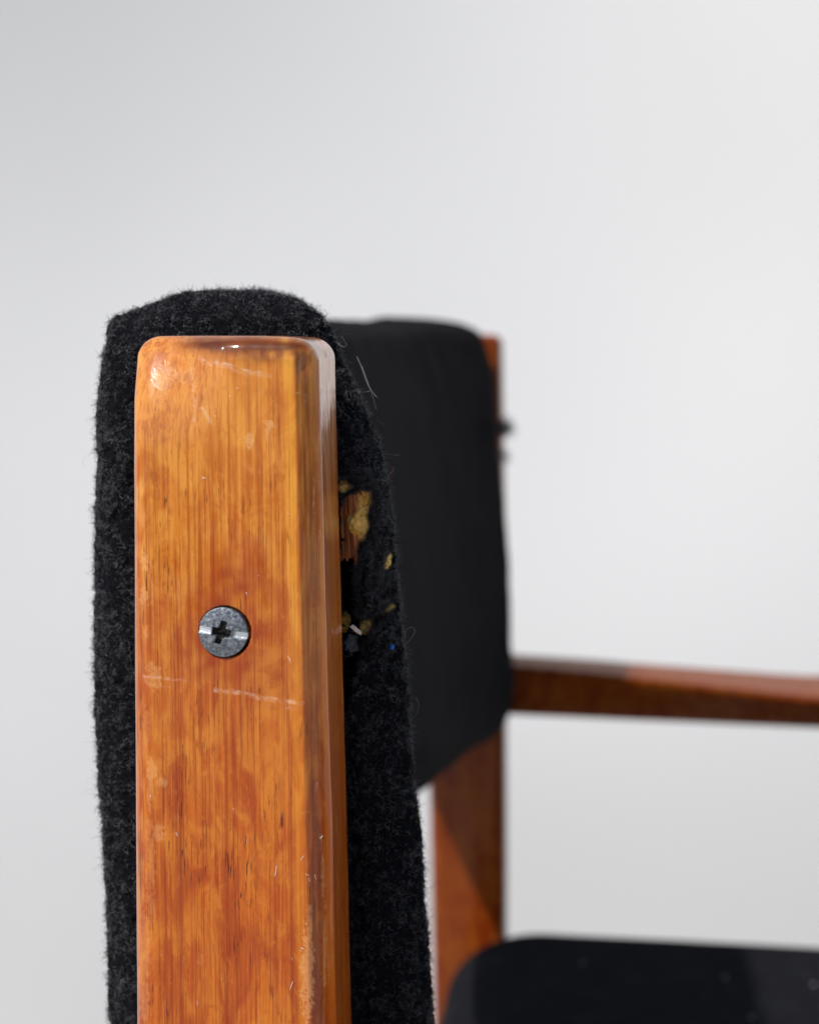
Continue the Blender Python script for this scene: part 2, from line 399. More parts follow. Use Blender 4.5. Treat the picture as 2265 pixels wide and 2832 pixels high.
# ------------------------------------------------------------------ screw
def build_screw():
    R = .00462; n = 190
    g = np.linspace(-1, 1, n); 
    rr = np.linspace(0.001, 1, 90); aa = np.linspace(0, 2*np.pi, 240, endpoint=False)
    r, a = np.meshgrid(rr, aa, indexing='ij')
    x = r*np.cos(a)*R; z = r*np.sin(a)*R
    h = .00125*(1-r**2)**.8*.9 + .00035*(1-sstep(.93, 1.0, r))
    h = .0009*np.sqrt(np.clip(1-(r*.93)**2, 0, 1)) + .00015 - .0020*sstep(.965, 1.0, r)
    P = np.stack([x, z, z*0], -1)
    h += vnoise(P, (900, 900, 1), 3)*.00005+vnoise(P, (2600, 2600, 1), 4)*.00003
    t = math.radians(-8)                                        # slot falls slightly to the right
    c, s_ = math.cos(t), math.sin(t)
    al = x*c+z*s_; ac = -x*s_+z*c
    # centre of the recess sits a little left of the middle
    slot = (1-sstep(.00050, .00068, abs(ac)))
    h -= slot*(.00055)*(.9+.2*r)
    t2 = math.radians(82-10); c2, s2 = math.cos(t2), math.sin(t2)
    al2 = (x+.0003)*c2+(z)*s2; ac2 = -(x+.0003)*s2+z*c2
    arm = (1-sstep(.00042, .00062, abs(ac2)))*(1-sstep(.0019, .00225, abs(al2)))
    core = (1-sstep(.0008, .0012, np.hypot(x+.0002, z)))
    arm3 = (1-sstep(.00055, .0008, abs(ac)))*(1-sstep(.0013, .0018, abs(al+.0003)))
    h -= np.maximum(np.maximum(arm, core), arm3)*(.0015+vnoise(P, (1500, 1500, 1), 6)*.0003)
    h -= (1-sstep(.00005, .00012, abs((x+.0015)-(z-.0013)*-.6)))*(1-sstep(.0002, .0006, np.hypot(x+.0014, z-.0014)))*.0002
    V = np.stack([SCR[0]+x, -h+.00005, SCR[2]+z], -1).reshape(-1, 3)
    F = grid_faces(90, 240)
    m = NT('zinc_screw')
    n1 = m.noise(1, (1800, 1800, 1800), 4, .65); n2 = m.noise(1, (700, 700, 700), 3, .5, off=(3, 3, 3))
    sl_ = m.attr('slot')
    c_ = m.mix(m.ramp(n1, .35, .72), (.11, .12, .14), (.32, .345, .38))
    c_ = m.mix(m.ramp(n2, .5, .7, 0, .5), c_, (.12, .13, .15))
    c_ = m.mix(m.math('MULTIPLY', sl_, .9), c_, (.85, .88, .92))  # slot painted bright as if its floor caught the sun
    c_ = m.mix(m.attr('recess_dark'), c_, (.045, .035, .022))  # cross recess coloured darker than the head
    m.set(Base_Color=c_, Metallic=.85, Roughness=m.ramp(n1, .3, .7, .36, .58))
    m.set(Normal=m.bump(n1, .5, .00008))
    o = mesh_obj('screw', V, F, m.m, near_post)
    attr(o, 'slot', (slot*sstep(.42, .55, r)).ravel()); attr(o, 'recess_dark', (np.maximum(np.maximum(arm, core), arm3)*.85).ravel())
    o['label'] = 'grey metal screw with cross recess and slot'
build_screw()

# ------------------------------------------------------------------ back cushion
YC = .0285
sil = [(318, 2832), (313, 2680), (305, 2500), (288, 2200), (278, 1900), (272, 1600), (272, 1300), (280, 1100), (297, 960), (316, 892), (352, 868), (430, 838), (500, 812), (570, 802), (650, 800), (730, 803), (800, 813),
       (868, 838), (915, 873), (948, 930), (975, 1000), (1010, 1080), (1045, 1170), (1073, 1280), (1093, 1400), (1110, 1530), (1128, 1700), (1146, 1900), (1160, 2100), (1175, 2250), (1190, 2400), (1203, 2620), (1212, 2832)]
prof = [XZ(x, y, YC+.011) for x, y in sil]
prof = [(-.0600, -.150), (-.0615, -.130)] + prof + [(.0030, -.125), (.0022, -.140), (-.0010, -.151), (-.0080, -.159), (-.0200, -.1645), (-.0350, -.1675), (-.0480, -.166), (-.0560, -.160)]
prof = np.array(prof)
def catmull(P, per):
    out = []
    n = len(P)
    for i in range(n):
        p0, p1, p2, p3 = P[i-1], P[i], P[(i+1) % n], P[(i+2) % n]
        k = max(2, int(np.hypot(*(p2-p1))/per(p1)))
        for j in range(k):
            t = j/k; out.append(.5*((2*p1)+(-p0+p2)*t+(2*p0-5*p1+4*p2-p3)*t*t+(-p0+3*p1-3*p2+p3)*t**3))
    return np.array(out)
loop = catmull(prof, lambda p: .00033 if p[1] > -.112 else .0012)
for _ in range(6): loop = .25*np.roll(loop, 1, 0)+.5*loop+.25*np.roll(loop, -1, 0)
tan = np.roll(loop, -3, 0)-np.roll(loop, 3, 0); tan /= np.linalg.norm(tan, axis=1)[:, None]
nor = np.stack([-tan[:, 1], tan[:, 0]], -1)
if (nor*(loop-loop.mean(0))).sum() < 0: nor = -nor
for _ in range(40): nor = .25*np.roll(nor, 1, 0)+.5*nor+.25*np.roll(nor, -1, 0)
nor /= np.linalg.norm(nor, axis=1)[:, None]
YEND = YF-.006
def cushion():
    rings = []
    Rr = .0110
    inner = loop-nor*Rr
    tgt = np.stack([np.full(len(loop), -.031), np.clip(loop[:, 1], -.130, .002)], -1)
    for k in np.concatenate([np.linspace(1, .30, 8)[:-1], np.linspace(.30, 0, 20)[:-1]]):
        q = inner+(tgt-inner)*k; rings.append((q, YC+.0004*k, 0))
    for f in np.linspace(0, math.pi/2, 52):
        q = inner+nor*Rr*math.sin(f); rings.append((q, YC+.0125*(1-math.cos(f)), 1))
    ys = np.concatenate([np.linspace(YC+.0125, .075, 95)[1:], np.linspace(.075, .12, 40)[1:], np.linspace(.12, YEND-.012, 70)[1:]])
    for y in ys: rings.append((loop, y, 2))
    for f in np.linspace(math.pi/2, 0, 14)[1:]:
        q = inner+nor*Rr*math.sin(f); rings.append((q, YEND-.012*(1-1)-.012*math.cos(f)*0+(-.012+.012*math.cos(f)), 3))
    for k in np.linspace(0, 1, 8)[1:]:
        q = inner+(tgt-inner)*k; rings.append((q, YEND, 3))
    P = np.array([np.column_stack([q[:, 0], np.full(len(q), y), q[:, 1]]) for q, y, _ in rings])
    return P
CP = cushion()
def bend(P):
    P = P.copy()
    t = np.clip((P[..., 1]-.035)/(YEND-.035), 0, 1)
    wf = sstep(-.064, -.012, P[..., 0])
    P[..., 0] += -.024*(1-np.abs(2*t-1)**3)*wf - .015*(1-(2*t-1)**2)*(1-wf) - .005*t
    P[..., 2] += -.0055*sstep(.02, .22, t)+.0013*sstep(.3,.8,t) - .0012*np.sin(t*9)*(t*(1-t))*4 + .0034*np.exp(-((t-.88)/.14)**2) - .0008*t
    P[..., 2] += (.004+.135*np.minimum(t, 1-t)**2)*sstep(-.095, -.158, P[..., 2])
    P[..., 0] -= .0012*t*sstep(-.08, -.12, P[..., 2])
    P[..., 0] += .0055*t**3*sstep(-.01, .030, P[..., 2])*wf
    return P
CB = bend(CP)
def gnormals(G):
    du = np.roll(G, -1, 1)-np.roll(G, 1, 1); dv = np.gradient(G, axis=0)
    n = np.cross(du, dv); n /= np.linalg.norm(n, axis=-1)[..., None]+1e-12
    return n
N0 = gnormals(CB)
mid = np.array([-.03, .25, -.06])
k0 = CB.shape[0]//2
if ((CB[k0]-CB[k0].mean(0))*N0[k0]).sum() < 0: N0 = -N0
nearw = 1-sstep(.07, .13, CB[..., 1])
wob = vnoise(CB, (55, 55, 45), 1)*.0006 + vnoise(CB, (140, 140, 140), 2)*.00035
pil = (np.abs(vnoise(CB, (480, 480, 480), 3))**.8)*-.00060 + (np.abs(vnoise(CB, (900, 900, 900), 4))**.7)*-.00075 + np.abs(vnoise(CB, (1500, 1500, 1500), 14))*-.00045
disp = wob+(pil+.0007)*nearw
# shallow pucker where the wool meets the post on top
pxc, pyc = to_px(CB)
disp += -.0009*np.exp(-((pyc-915)/14)**2)*(pxc > 420)*(pxc < 900)*(CB[..., 1] < .05)*(.6+.6*vnoise(CB, (260, 100, 100), 6))
disp += -.0007*np.exp(-((pxc-690)/4)**2)*(np.abs(pyc-900) < 30)*(CB[..., 1] < .045)
CB = CB+N0*disp[..., None]
# the tear beside the post
HOLE = [(915, 1328), (975, 1322), (1012, 1330), (1032, 1362), (1036, 1420), (1030, 1475), (1008, 1520), (992, 1560), (985, 1620), (1003, 1690), (1035, 1700), (1078, 1668), (1094, 1676),
        (1072, 1712), (1032, 1745), (1012, 1790), (995, 1840), (975, 1900), (958, 1960), (915, 1990)]
HOLE2 = [(1060, 1572), (1068, 1540), (1080, 1532), (1079, 1556), (1068, 1580)]
flatx, flaty = pxc.ravel(), pyc.ravel()
nearm = CB[..., 1].ravel() < .048
h1 = np.zeros(flatx.shape); s1 = np.full(flatx.shape, -1e3)
mm, sd = poly_mask(flatx[nearm], flaty[nearm], HOLE, 5, 9, 3)
_, sd2 = poly_mask(flatx[nearm], flaty[nearm], HOLE2, 3, 4, 5)
s1[nearm] = np.maximum(sd, sd2)
SD = s1.reshape(pxc.shape)
rim = sstep(-16, 14, SD)
CB[..., 1] += rim*.0050                           # rim rolls inwards
CB[..., 0] += rim*.0006
CB[..., 1] -= .0010*np.exp(-((SD+22)/14)**2)*(SD > -900)     # swollen lip round the hole
# dark fold running down beside the post under the hole
fold = np.exp(-((pxc-np.interp(pyc, [1900, 2832], [955, 1000]))/14)**2)*sstep(1850, 2000, pyc)*(CB[..., 1] < .045)
CB[..., 1] += fold*.0030
n0, n1 = CB.shape[:2]
F = grid_faces(n0, n1)
keep = ~(SD.ravel() > 15)
F = F[keep[F].all(1)]
n_ = np.cross(CB.reshape(-1, 3)[F[:, 1]]-CB.reshape(-1, 3)[F[:, 0]], CB.reshape(-1, 3)[F[:, 3]]-CB.reshape(-1, 3)[F[:, 0]])
ref = N0.reshape(-1, 3)[F[:, 0]]
if (n_*ref).sum() < 0: F = F[:, ::-1]
cushion_o = mesh_obj('back_cushion', CB.reshape(-1, 3), F, M_WOOL, chair)
cushion_o['label'] = 'black wool back cushion torn open beside the post'
CF = F; CVV = CB.reshape(-1, 3)

# ------------------------------------------------------------------ things inside the tear
def blob(name, c, rad, mat, parent, seed, amp=.25, n=90, pores=0.0, rot=0.0):
    th = np.linspace(0.01, np.pi-.01, n)[:, None].repeat(n*2, 1); ph = np.linspace(0, 2*np.pi, n*2, endpoint=False)[None, :].repeat(n, 0)
    D = np.stack([np.sin(th)*np.cos(ph), np.cos(th)*1.0, np.sin(th)*np.sin(ph)], -1)
    r = 1+vnoise(D+seed, (1.7, 1.7, 1.7), seed)*amp+vnoise(D+seed, (4, 4, 4), seed+1)*amp*.4
    P = D*r[..., None]*np.array(rad)
    if pores:
        q = P+np.array(c)
        P = P - D*(np.clip(vnoise(q, (1500, 1500, 1500), 3)-.15, 0, 1)*pores)[..., None] + D*(vnoise(q, (3200, 3200, 3200), 5)*pores*.18)[..., None]
    cr, sr = math.cos(rot), math.sin(rot)
    P = np.stack([P[..., 0]*cr-P[..., 2]*sr, P[..., 1], P[..., 0]*sr+P[..., 2]*cr], -1)+np.array(c)
    return mesh_obj(name, P.reshape(-1, 3), grid_faces(n, n*2)[:, ::-1], mat, parent)
fm = NT('old_foam')
a_ = fm.noise(1, (1500, 1500, 1500), 3, .6); b_ = fm.noise(1, (300, 300, 300), 3, .5, off=(2, 2, 2))
vz = fm.n('ShaderNodeTexVoronoi'); mp_ = fm.n('ShaderNodeMapping'); fm.put(mp_.inputs[0], fm.co); mp_.inputs['Scale'].default_value = (2100, 2100, 2100); fm.put(vz.inputs['Vector'], mp_.outputs[0]); vz.inputs['Scale'].default_value = 1.0
fc = fm.mix(fm.ramp(b_, .3, .7), (.66, .33, .045), (.95, .62, .17))
fc = fm.mix(fm.ramp(a_, .5, .8, 0, .6), fc, (.95, .78, .42))
fc = fm.mix(fm.ramp(vz.outputs['Distance'], .28, .10, 0, .75), fc, (.20, .085, .016))
fm.set(Base_Color=fc, Roughness=.8, Normal=fm.bump(a_, .9, .0003))
M_FOAM = fm.m
def P3(px, py, Y): return tuple(at(px, py, Y))
blob('foam_padding', P3(1001, 1430, .0337), (.0030, .0034, .0053), M_FOAM, cushion_o, 3, .22, 150, .0005, rot=-.05)
blob('foam_padding', P3(1015, 1368, .0336), (.0014, .0026, .0021), M_FOAM, cushion_o, 6, .3, 90, .0004)
blob('foam_padding', P3(955, 1345, .0318), (.0015, .0018, .0014), M_FOAM, cushion_o, 8, .35, 90, .0005)
blob('foam_padding', P3(1070, 1556, .0352), (.0009, .0022, .0018), M_FOAM, cushion_o, 9, .2, 70, .0003, rot=-.3)
blob('foam_padding', P3(1072, 1684, .0372), (.0020, .0016, .0010), M_FOAM, cushion_o, 11, .3, 80, .0004, rot=.55)
blob('foam_padding', P3(1012, 1728, .0372), (.0012, .0022, .0022), M_FOAM, cushion_o, 13, .3, 80, .0004, rot=-.3)
blob('foam_padding', P3(952, 1722, .0400), (.0012, .0022, .0020), M_FOAM, cushion_o, 15, .3, 70, .0004)
blob('foam_padding', P3(993, 1927, .0312), (.0005, .0005, .0004), M_FOAM, cushion_o, 17, .3, 30, .0002)
for o in [x for x in cushion_o.children if x.name.startswith('foam_padding')]: pass
# splintered backing strip of brown wood inside the tear
def strip():
    nz, nx = 70, 26
    u = np.linspace(0, 1, nx)[None, :].repeat(nz, 0); v = np.linspace(0, 1, nz)[:, None].repeat(nx, 1)
    botl = 1538+24*np.abs(np.sin(u[0]*9))*np.array([vnoise(np.array([[a*7, 0, 0]]), (1, 1, 1), 4)[0]+.6 for a in u[0]])
    xs = 925+u*58+v*10; ys = 1372+6*np.sin(u*5)+(botl[None, :]-1372)*v
    Y = .0322+.0014*np.cos(u*3.0)+vnoise(np.stack([u*22, v*1.5, u*0], -1), (1, 1, 1), 7)*.0004
    P = np.stack([np.array(at(a, b, c)) for a, b, c in zip(xs.ravel(), ys.ravel(), Y.ravel())])
    B = P+np.array([0, .0016, 0])
    F = grid_faces(nz, nx, wrap=False)
    n = len(P); FF = [tuple(f[::-1]) for f in F]+[tuple(x+n for x in f) for f in F]
    edge = [j for j in range(nx)]+[i*nx+nx-1 for i in range(1, nz)]+[(nz-1)*nx+j for j in range(nx-2, -1, -1)]+[i*nx for i in range(nz-2, 0, -1)]
    for a, b in zip(edge, edge[1:]+edge[:1]): FF.append((a, b, b+n, a+n))
    k = NT('raw_wood'); nn_ = k.noise(1, (2200, 2200, 60), 4, .6)
    k.set(Base_Color=k.mix(k.ramp(nn_, .3, .7), (.20, .045, .010), (.62, .20, .055)), Roughness=.6, Normal=k.bump(nn_, .7, .0002))
    o = mesh_obj('backing_strip', np.concatenate([P, B]), FF, k.m, cushion_o)
    o['label'] = 'splintered orange brown wood strip inside the tear'
strip()

# ropes of felted wool across the tear
def rope(pts, rad, seed, n_around=26, step=.00018):
    C = np.array([at(*p) for p in pts]); rad = np.asarray(rad, float)*1e-3
    # resample
    t = np.concatenate([[0], np.cumsum(np.linalg.norm(np.diff(C, axis=0), axis=1))]); n = max(8, int(t[-1]/step)); s = np.linspace(0, t[-1], n)
    Q = np.stack([np.interp(s, t, C[:, i]) for i in range(3)], -1)
    for _ in range(12): Q[1:-1] = .25*Q[:-2]+.5*Q[1:-1]+.25*Q[2:]
    R = np.interp(s, t, rad)*np.sqrt(np.clip(np.minimum(s, t[-1]-s)/(R0:=.0008), 0.02, 1))
    T = np.gradient(Q, axis=0); T /= np.linalg.norm(T, axis=1)[:, None]
    A = np.cross(T, [0, 1, 0]); A /= np.linalg.norm(A, axis=1)[:, None]+1e-9; B = np.cross(T, A)
    a = np.linspace(0, 2*np.pi, n_around, endpoint=False)[None, :]
    P = Q[:, None]+R[:, None, None]*(np.cos(a)[..., None]*A[:, None]+np.sin(a)[..., None]*B[:, None])
    D = P-Q[:, None]; D /= np.linalg.norm(D, axis=-1)[..., None]+1e-9
    P += D*(vnoise(P, (700, 700, 700), seed)*.35+vnoise(P, (1600, 1600, 1600), seed+2)*.18)[..., None]*R[:, None, None]
    return P.reshape(-1, 3), grid_faces(n, n_around), D.reshape(-1, 3)
ROPES = [([(1045, 1480, .0315), (1015, 1535, .031), (998, 1600, .0315), (1000, 1660, .0325)], [.9, 1.2, 1.1, .8]),
         ([(1058, 1500, .032), (1042, 1560, .031), (1028, 1620, .0312), (1018, 1680, .0325)], [.9, 1.1, 1.2, .8]),
         ([(1080, 1590, .034), (1050, 1625, .0325), (1020, 1665, .0318), (990, 1705, .0325)], [.8, 1.0, 1.0, .7]),
         ([(1100, 1640, .036), (1070, 1655, .0345), (1035, 1690, .0330), (1000, 1712, .0325)], [.7, .9, .9, .6]),
         ([(1100, 1705, .036), (1068, 1728, .0345), (1042, 1770, .033), (1030, 1850, .032)], [.8, 1.1, 1.3, 1.0]),
         ([(1050, 1740, .034), (1022, 1790, .0325), (1008, 1860, .032), (990, 1920, .032)], [.8, 1.0, .9, .6]),
         ([(932, 1312, .0295), (965, 1302, .0292), (1010, 1312, .030), (1040, 1350, .0315)], [.5, .7, .8, .6]),
         ([(1038, 1340, .0315), (1046, 1400, .0315), (1040, 1470, .0313)], [.5, .8, .7]),
         ([(1040, 1400, .0318), (1026, 1425, .0308), (1034, 1455, .0310), (1022, 1480, .0310), (1030, 1510, .0315)], [.5, .8, .5, .8, .6]),
         ([(1012, 1495, .0312), (1000, 1525, .0308), (1008, 1560, .0310), (992, 1590, .0315)], [.5, .8, .9, .6]),
         ([(960, 1330, .0300), (990, 1340, .0300), (1008, 1352, .0304), (1030, 1350, .0308)], [.4, .5, .4, .5]),
         ([(935, 1372, .0300), (945, 1385, .0298), (955, 1366, .0300), (985, 1352, .0302), (998, 1345, .0304)], [.35, .5, .3, .35, .3])]
VR, FR, NR = [], [], []; off = 0
for i, (p, r) in enumerate(ROPES):
    a, f, d = rope(p, r, 20+i); VR.append(a); FR.append(f+off); NR.append(d); off += len(a)
VR = np.concatenate(VR); FR = np.concatenate(FR); NR = np.concatenate(NR)
fray = mesh_obj('frayed_wool', VR, FR, M_WOOL, cushion_o)
fray['label'] = 'matted strands of black wool hanging across the tear'

# ------------------------------------------------------------------ fibres
def curves(name, PTS, rad, mat, parent=None):
    """PTS: list/array of (n, k, 3) points"""
    PTS = np.array(PTS, float); n, k, _ = PTS.shape
    cu = bpy.data.hair_curves.new(name); cu.add_curves([k]*n)
    Q = PTS.reshape(-1, 3).copy(); Q[:, 2] += H
    cu.attributes['position'].data.foreach_set('vector', Q.astype(np.float32).ravel()) if 'position' in cu.attributes else None
    ra = cu.attributes.get('radius') or cu.attributes.new('radius', 'FLOAT', 'POINT')
    ra.data.foreach_set('value', np.asarray(rad, np.float32).ravel())
    cu.materials.append(mat)
    o = bpy.data.objects.new(name, cu); sc.collection.objects.link(o)
    if parent: o.parent = parent
    return o
def sample(V, F, N, n, wfun):
    a, b, c = V[F[:, 0]], V[F[:, 1]], V[F[:, 2]]
    cen = (a+c)/2; ar = np.linalg.norm(np.cross(b-a, c-a), axis=1)*wfun(cen)
    idx = rng.choice(len(F), n, p=ar/ar.sum()); u = rng.random((n, 1)); v = rng.random((n, 1))
    d = V[F[idx, 3]]
    p = a[idx]*(1-u)*(1-v)+b[idx]*u*(1-v)+c[idx]*u*v+d*(1-u)*v
    return p, N[F[idx, 0]]
def fibres(p, nr, L, k=6, curl=1.0, sink=.00015, clump=0.0):
    n = len(p); step = (L/(k-1))[:, None]
    cl = np.stack([vnoise(p, (1000, 1000, 1000), 41+q) for q in range(3)], -1)
    d = nr+rng.normal(size=(n, 3))*.75*curl*(1-.5*clump)+cl*2.6*clump; d /= np.linalg.norm(d, axis=1)[:, None]
    axis = rng.normal(size=(n, 3)); axis /= np.linalg.norm(axis, axis=1)[:, None]
    bendr = rng.normal(size=(n, 1))*.55*curl
    q = p-nr*sink; out = [q]
    for i in range(k-1):
        q = q+d*step; out.append(q)
        d = d+np.cross(axis, d)*bendr+rng.normal(size=(n, 3))*.35*curl-nr*.12; d /= np.linalg.norm(d, axis=1)[:, None]
    return np.stack(out, 1)
def wnear(c):
    x, y = to_px(c)
    w_ = (c[:, 1] < .11)*(c[:, 2] > -.115)*(.25+.75*(c[:, 1] < .060))
    hid = (c[:, 0] > -.048)*(c[:, 0] < -.019)*(c[:, 2] < .028)*(c[:, 1] < .045)
    return w_*np.where(hid, 0.02, 1.0)*(.06+.94*sstep(-.30, .30, vnoise(c, (900, 900, 900), 4)*.6+vnoise(c, (480, 480, 480), 77)*.6))*(1+1.2*np.exp(-((x-1030)/80)**2-((y-1600)/260)**2))+1e-9*0
NN = N0.reshape(-1, 3)
p, nn = sample(CVV, CF, NN, 175000, wnear)
L = rng.gamma(3.0, .00027, len(p))+.00025
A = fibres(p, nn, L, clump=1.0)
kk = A.shape[1]; taper = np.linspace(1, .45, kk)[None, :]
rad = rng.uniform(.000022, .000050, (len(A), 1))*taper
fz = curves('wool_nap', A, rad, M_FIB, cushion_o); fz['kind'] = 'stuff'
p, nn = sample(VR, FR, NR, 16000, lambda c: np.ones(len(c)))
A = fibres(p, nn, rng.gamma(3, .0004, len(p))+.0003, curl=1.2)
fz = curves('wool_nap', A, rng.uniform(.000012, .000024, (len(A), 1))*taper, M_FIB, fray); fz['kind'] = 'stuff'
# sparse longer grey fibres standing off the surface
p, nn = sample(CVV, CF, NN, 520, wnear)
A = fibres(p, nn, rng.gamma(2.2, .0010, len(p))+.0008, k=12, curl=.55)
fz = curves('stray_fibres', A, rng.uniform(.000010, .000018, (len(A), 1))*np.linspace(1, .5, 12)[None, :], fibre_material('grey_fibre', (.03, .03, .033), (.16, .16, .16)), cushion_o); fz['kind'] = 'stuff'

def smooth_path(pts, n=28):
    C = np.array([at(*q) for q in pts]); m_ = len(C); t = np.linspace(0, m_-1, n); out = []
    for s in t:
        i = min(int(s), m_-2); f = s-i
        p0, p1, p2, p3 = C[max(i-1, 0)], C[i], C[i+1], C[min(i+2, m_-1)]
        out.append(.5*((2*p1)+(-p0+p2)*f+(2*p0-5*p1+4*p2-p3)*f*f+(-p0+3*p1-3*p2+p3)*f**3))
    return np.array(out)
HAIRS = [([(987, 985, .036), (1000, 1015, .035), (1012, 1050, .034), (1026, 1078, .033), (1042, 1098, .032)], 35), ([(1000, 1010, .036), (1018, 1060, .035), (1032, 1100, .036), (1041, 1132, .037)], 35),
         ([(1108, 1796, .036), (1130, 1775, .034), (1147, 1748, .033), (1140, 1735, .033), (1124, 1742, .034), (1120, 1765, .036)], 34), ([(930, 945, .033), (948, 958, .032), (958, 952, .031), (945, 930, .032)], 20),
         ([(940, 1160, .031), (944, 1145, .030), (938, 1132, .030), (956, 1146, .030), (972, 1160, .031)], 22), ([(1000, 1270, .032), (1020, 1282, .031), (1016, 1265, .031), (1004, 1275, .031)], 20),
         ([(1150, 1930, .036), (1158, 1950, .034), (1152, 1975, .034), (1140, 1990, .036)], 24), ([(1030, 1880, .031), (1036, 1940, .031), (1040, 1990, .031), (1036, 2040, .031)], 20),
         ([(1010, 1540, .030), (1022, 1520, .029), (1030, 1545, .029), (1014, 1568, .029), (1004, 1560, .030)], 22), ([(1076, 1590, .032), (1095, 1575, .031), (1104, 1600, .031), (1090, 1608, .032)], 20),
         ([(965, 2180, .031), (975, 2200, .030), (990, 2210, .030), (1010, 2222, .030)], 26), ([(1075, 2495, .033), (1100, 2510, .032), (1130, 2500, .032), (1146, 2495, .033)], 26),
         ([(1190, 2460, .038), (1198, 2452, .037), (1203, 2440, .037), (1200, 2448, .037)], 45), ([(1020, 905, .038), (1035, 1010, .038), (1028, 1030, .038)], 5)]
for pts, r in HAIRS[:-1]:
    o = curves('loose_thread', [smooth_path(pts)], np.linspace(r, r*.6, 28)*1e-6, M_FIBP, cushion_o)
def tag(o, label, cat, group=None):
    o['label'] = label; o['category'] = cat
    if group: o['group'] = group
TT = []
for q in range(46):
    a0 = rng.uniform(0, 2*np.pi); x0, y0 = rng.normal(1035, 42), rng.normal(1590, 190); x0 = min(max(x0, 955), 1075); pts = []; th = a0
    for k_ in range(5):
        pts.append((x0, y0, rng.uniform(.0300, .0325)+max(0, x0-1060)*.00006)); th += rng.normal()*.8; x0 += math.cos(th)*rng.uniform(5, 16); y0 += math.sin(th)*rng.uniform(5, 18)
    TT.append(smooth_path(pts, 20))
o = curves('frayed_threads', TT, np.repeat(rng.uniform(.000014, .000030, len(TT)), 20), fibre_material('thread_fibre', (.02, .02, .024), (.30, .30, .31)), cushion_o); o['kind'] = 'stuff'
o = curves('thread', [smooth_path([(1064, 1276, .034), (1078, 1288, .032), (1086, 1305, .031), (1080, 1322, .031), (1068, 1326, .033)])], [.00003]*28, M_RED)
tag(o, 'tiny crimson thread curling off the cushion edge above the tear', 'thread')
bm_ = NT('blue_lint'); bm_.set(Base_Color=(.012, .12, .55), Roughness=.7)
o = blob('lint', P3(1085, 1790, .0306), (.00046, .0004, .00045), bm_.m, None, 5, .5, 24); tag(o, 'tiny bright blue speck of lint on the black wool below the tear', 'lint')
wm = NT('pale_debris'); wm.set(Base_Color=wm.mix(wm.ramp(wm.noise(1, (2500, 2500, 2500)), .4, .6), (.85, .50, .30), (.80, .78, .76)), Roughness=.7)
o = blob('wood_chip', P3(985, 1742, .0300), (.00125, .0005, .0004), wm.m, None, 7, .4, 40, rot=-.7); tag(o, 'small pale pink splinter caught in the bottom of the tear', 'wood chip')
p0 = np.repeat(np.array([P3(972, 1782, .0318)]), 260, 0)+rng.normal(size=(260, 3))*np.array([.0005, .0004, .0008])
A = fibres(p0, rng.normal(size=(260, 3))*.6, rng.uniform(.0008, .0022, 260), k=8, curl=1.3)
o = curves('fluff', A, np.full((260, 8), .000018), fibre_material('fluff_fibre', (.10, .11, .13), (.45, .46, .48))); tag(o, 'small tuft of grey fluff under the pale splinter in the tear', 'fluff')
# frayed tuft on the far edge of the cushion
A = fibres(np.repeat(np.array([P3(1385, 1185, YEND-.018)]), 300, 0)+rng.normal(size=(300, 3))*.0015, np.repeat([[1.0, -.1, .05]], 300, 0), rng.uniform(.002, .0075, 300), k=6, curl=.5)
curves('loose_tuft', A, np.full((300, 6), .00006), M_FIB, cushion_o)
A = fibres(np.repeat(np.array([P3(1392, 1262, YEND-.018)]), 120, 0)+rng.normal(size=(120, 3))*.0013, np.repeat([[1.0, -.1, .05]], 120, 0), rng.uniform(.001, .003, 120), k=6, curl=.5)
curves('loose_tuft', A, np.full((120, 6), .00006), M_FIB, cushion_o)
# pale dust and fibre crumbs lying on the near post
D = []
marks = [(487, 2304, 5, 10), (682, 2322, 1, 12), (765, 2395, -4, 30), (832, 2380, 8, -12), (845, 2418, 10, 5), (855, 2428, 1, 12), (802, 2738, 8, -22), (806, 2650, 4, 8), (546, 2770, 0, 12), (416, 2200, 1, 6), (644, 2237, 4, 3),
         (681, 1638, 3, 9), (800, 1820, 5, 14), (714, 1592, 4, 1), (532, 1533, 3, 3), (655, 1072, 2, 3), (596, 1137, 2, 2), (595, 1149, 2, 2), (634, 1095, 2, 2), (430, 1335, 3, 3), (560, 1320, 8, 3), (797, 1420, 2, 3), (832, 2622, 9, 5), (540, 1068, 1, 4), (613, 2710, 1, 1), (870, 2420, 5, 14), (885, 2320, 8, -8)]
for x, y, dx, dy in marks:
    D.append([at(x+dx*t, y+dy*t, -.00012-.0001*math.sin(t*3)) for t in np.linspace(0, 1, 5)])
m_ = NT('dust'); m_.set(Base_Color=(.80, .78, .74), Roughness=.5)
o = curves('dust', D, np.repeat(rng.uniform(.000018, .000048, len(D)), 5), m_.m); o['kind'] = 'stuff'; o['label'] = 'pale dust crumbs on the near wooden post'

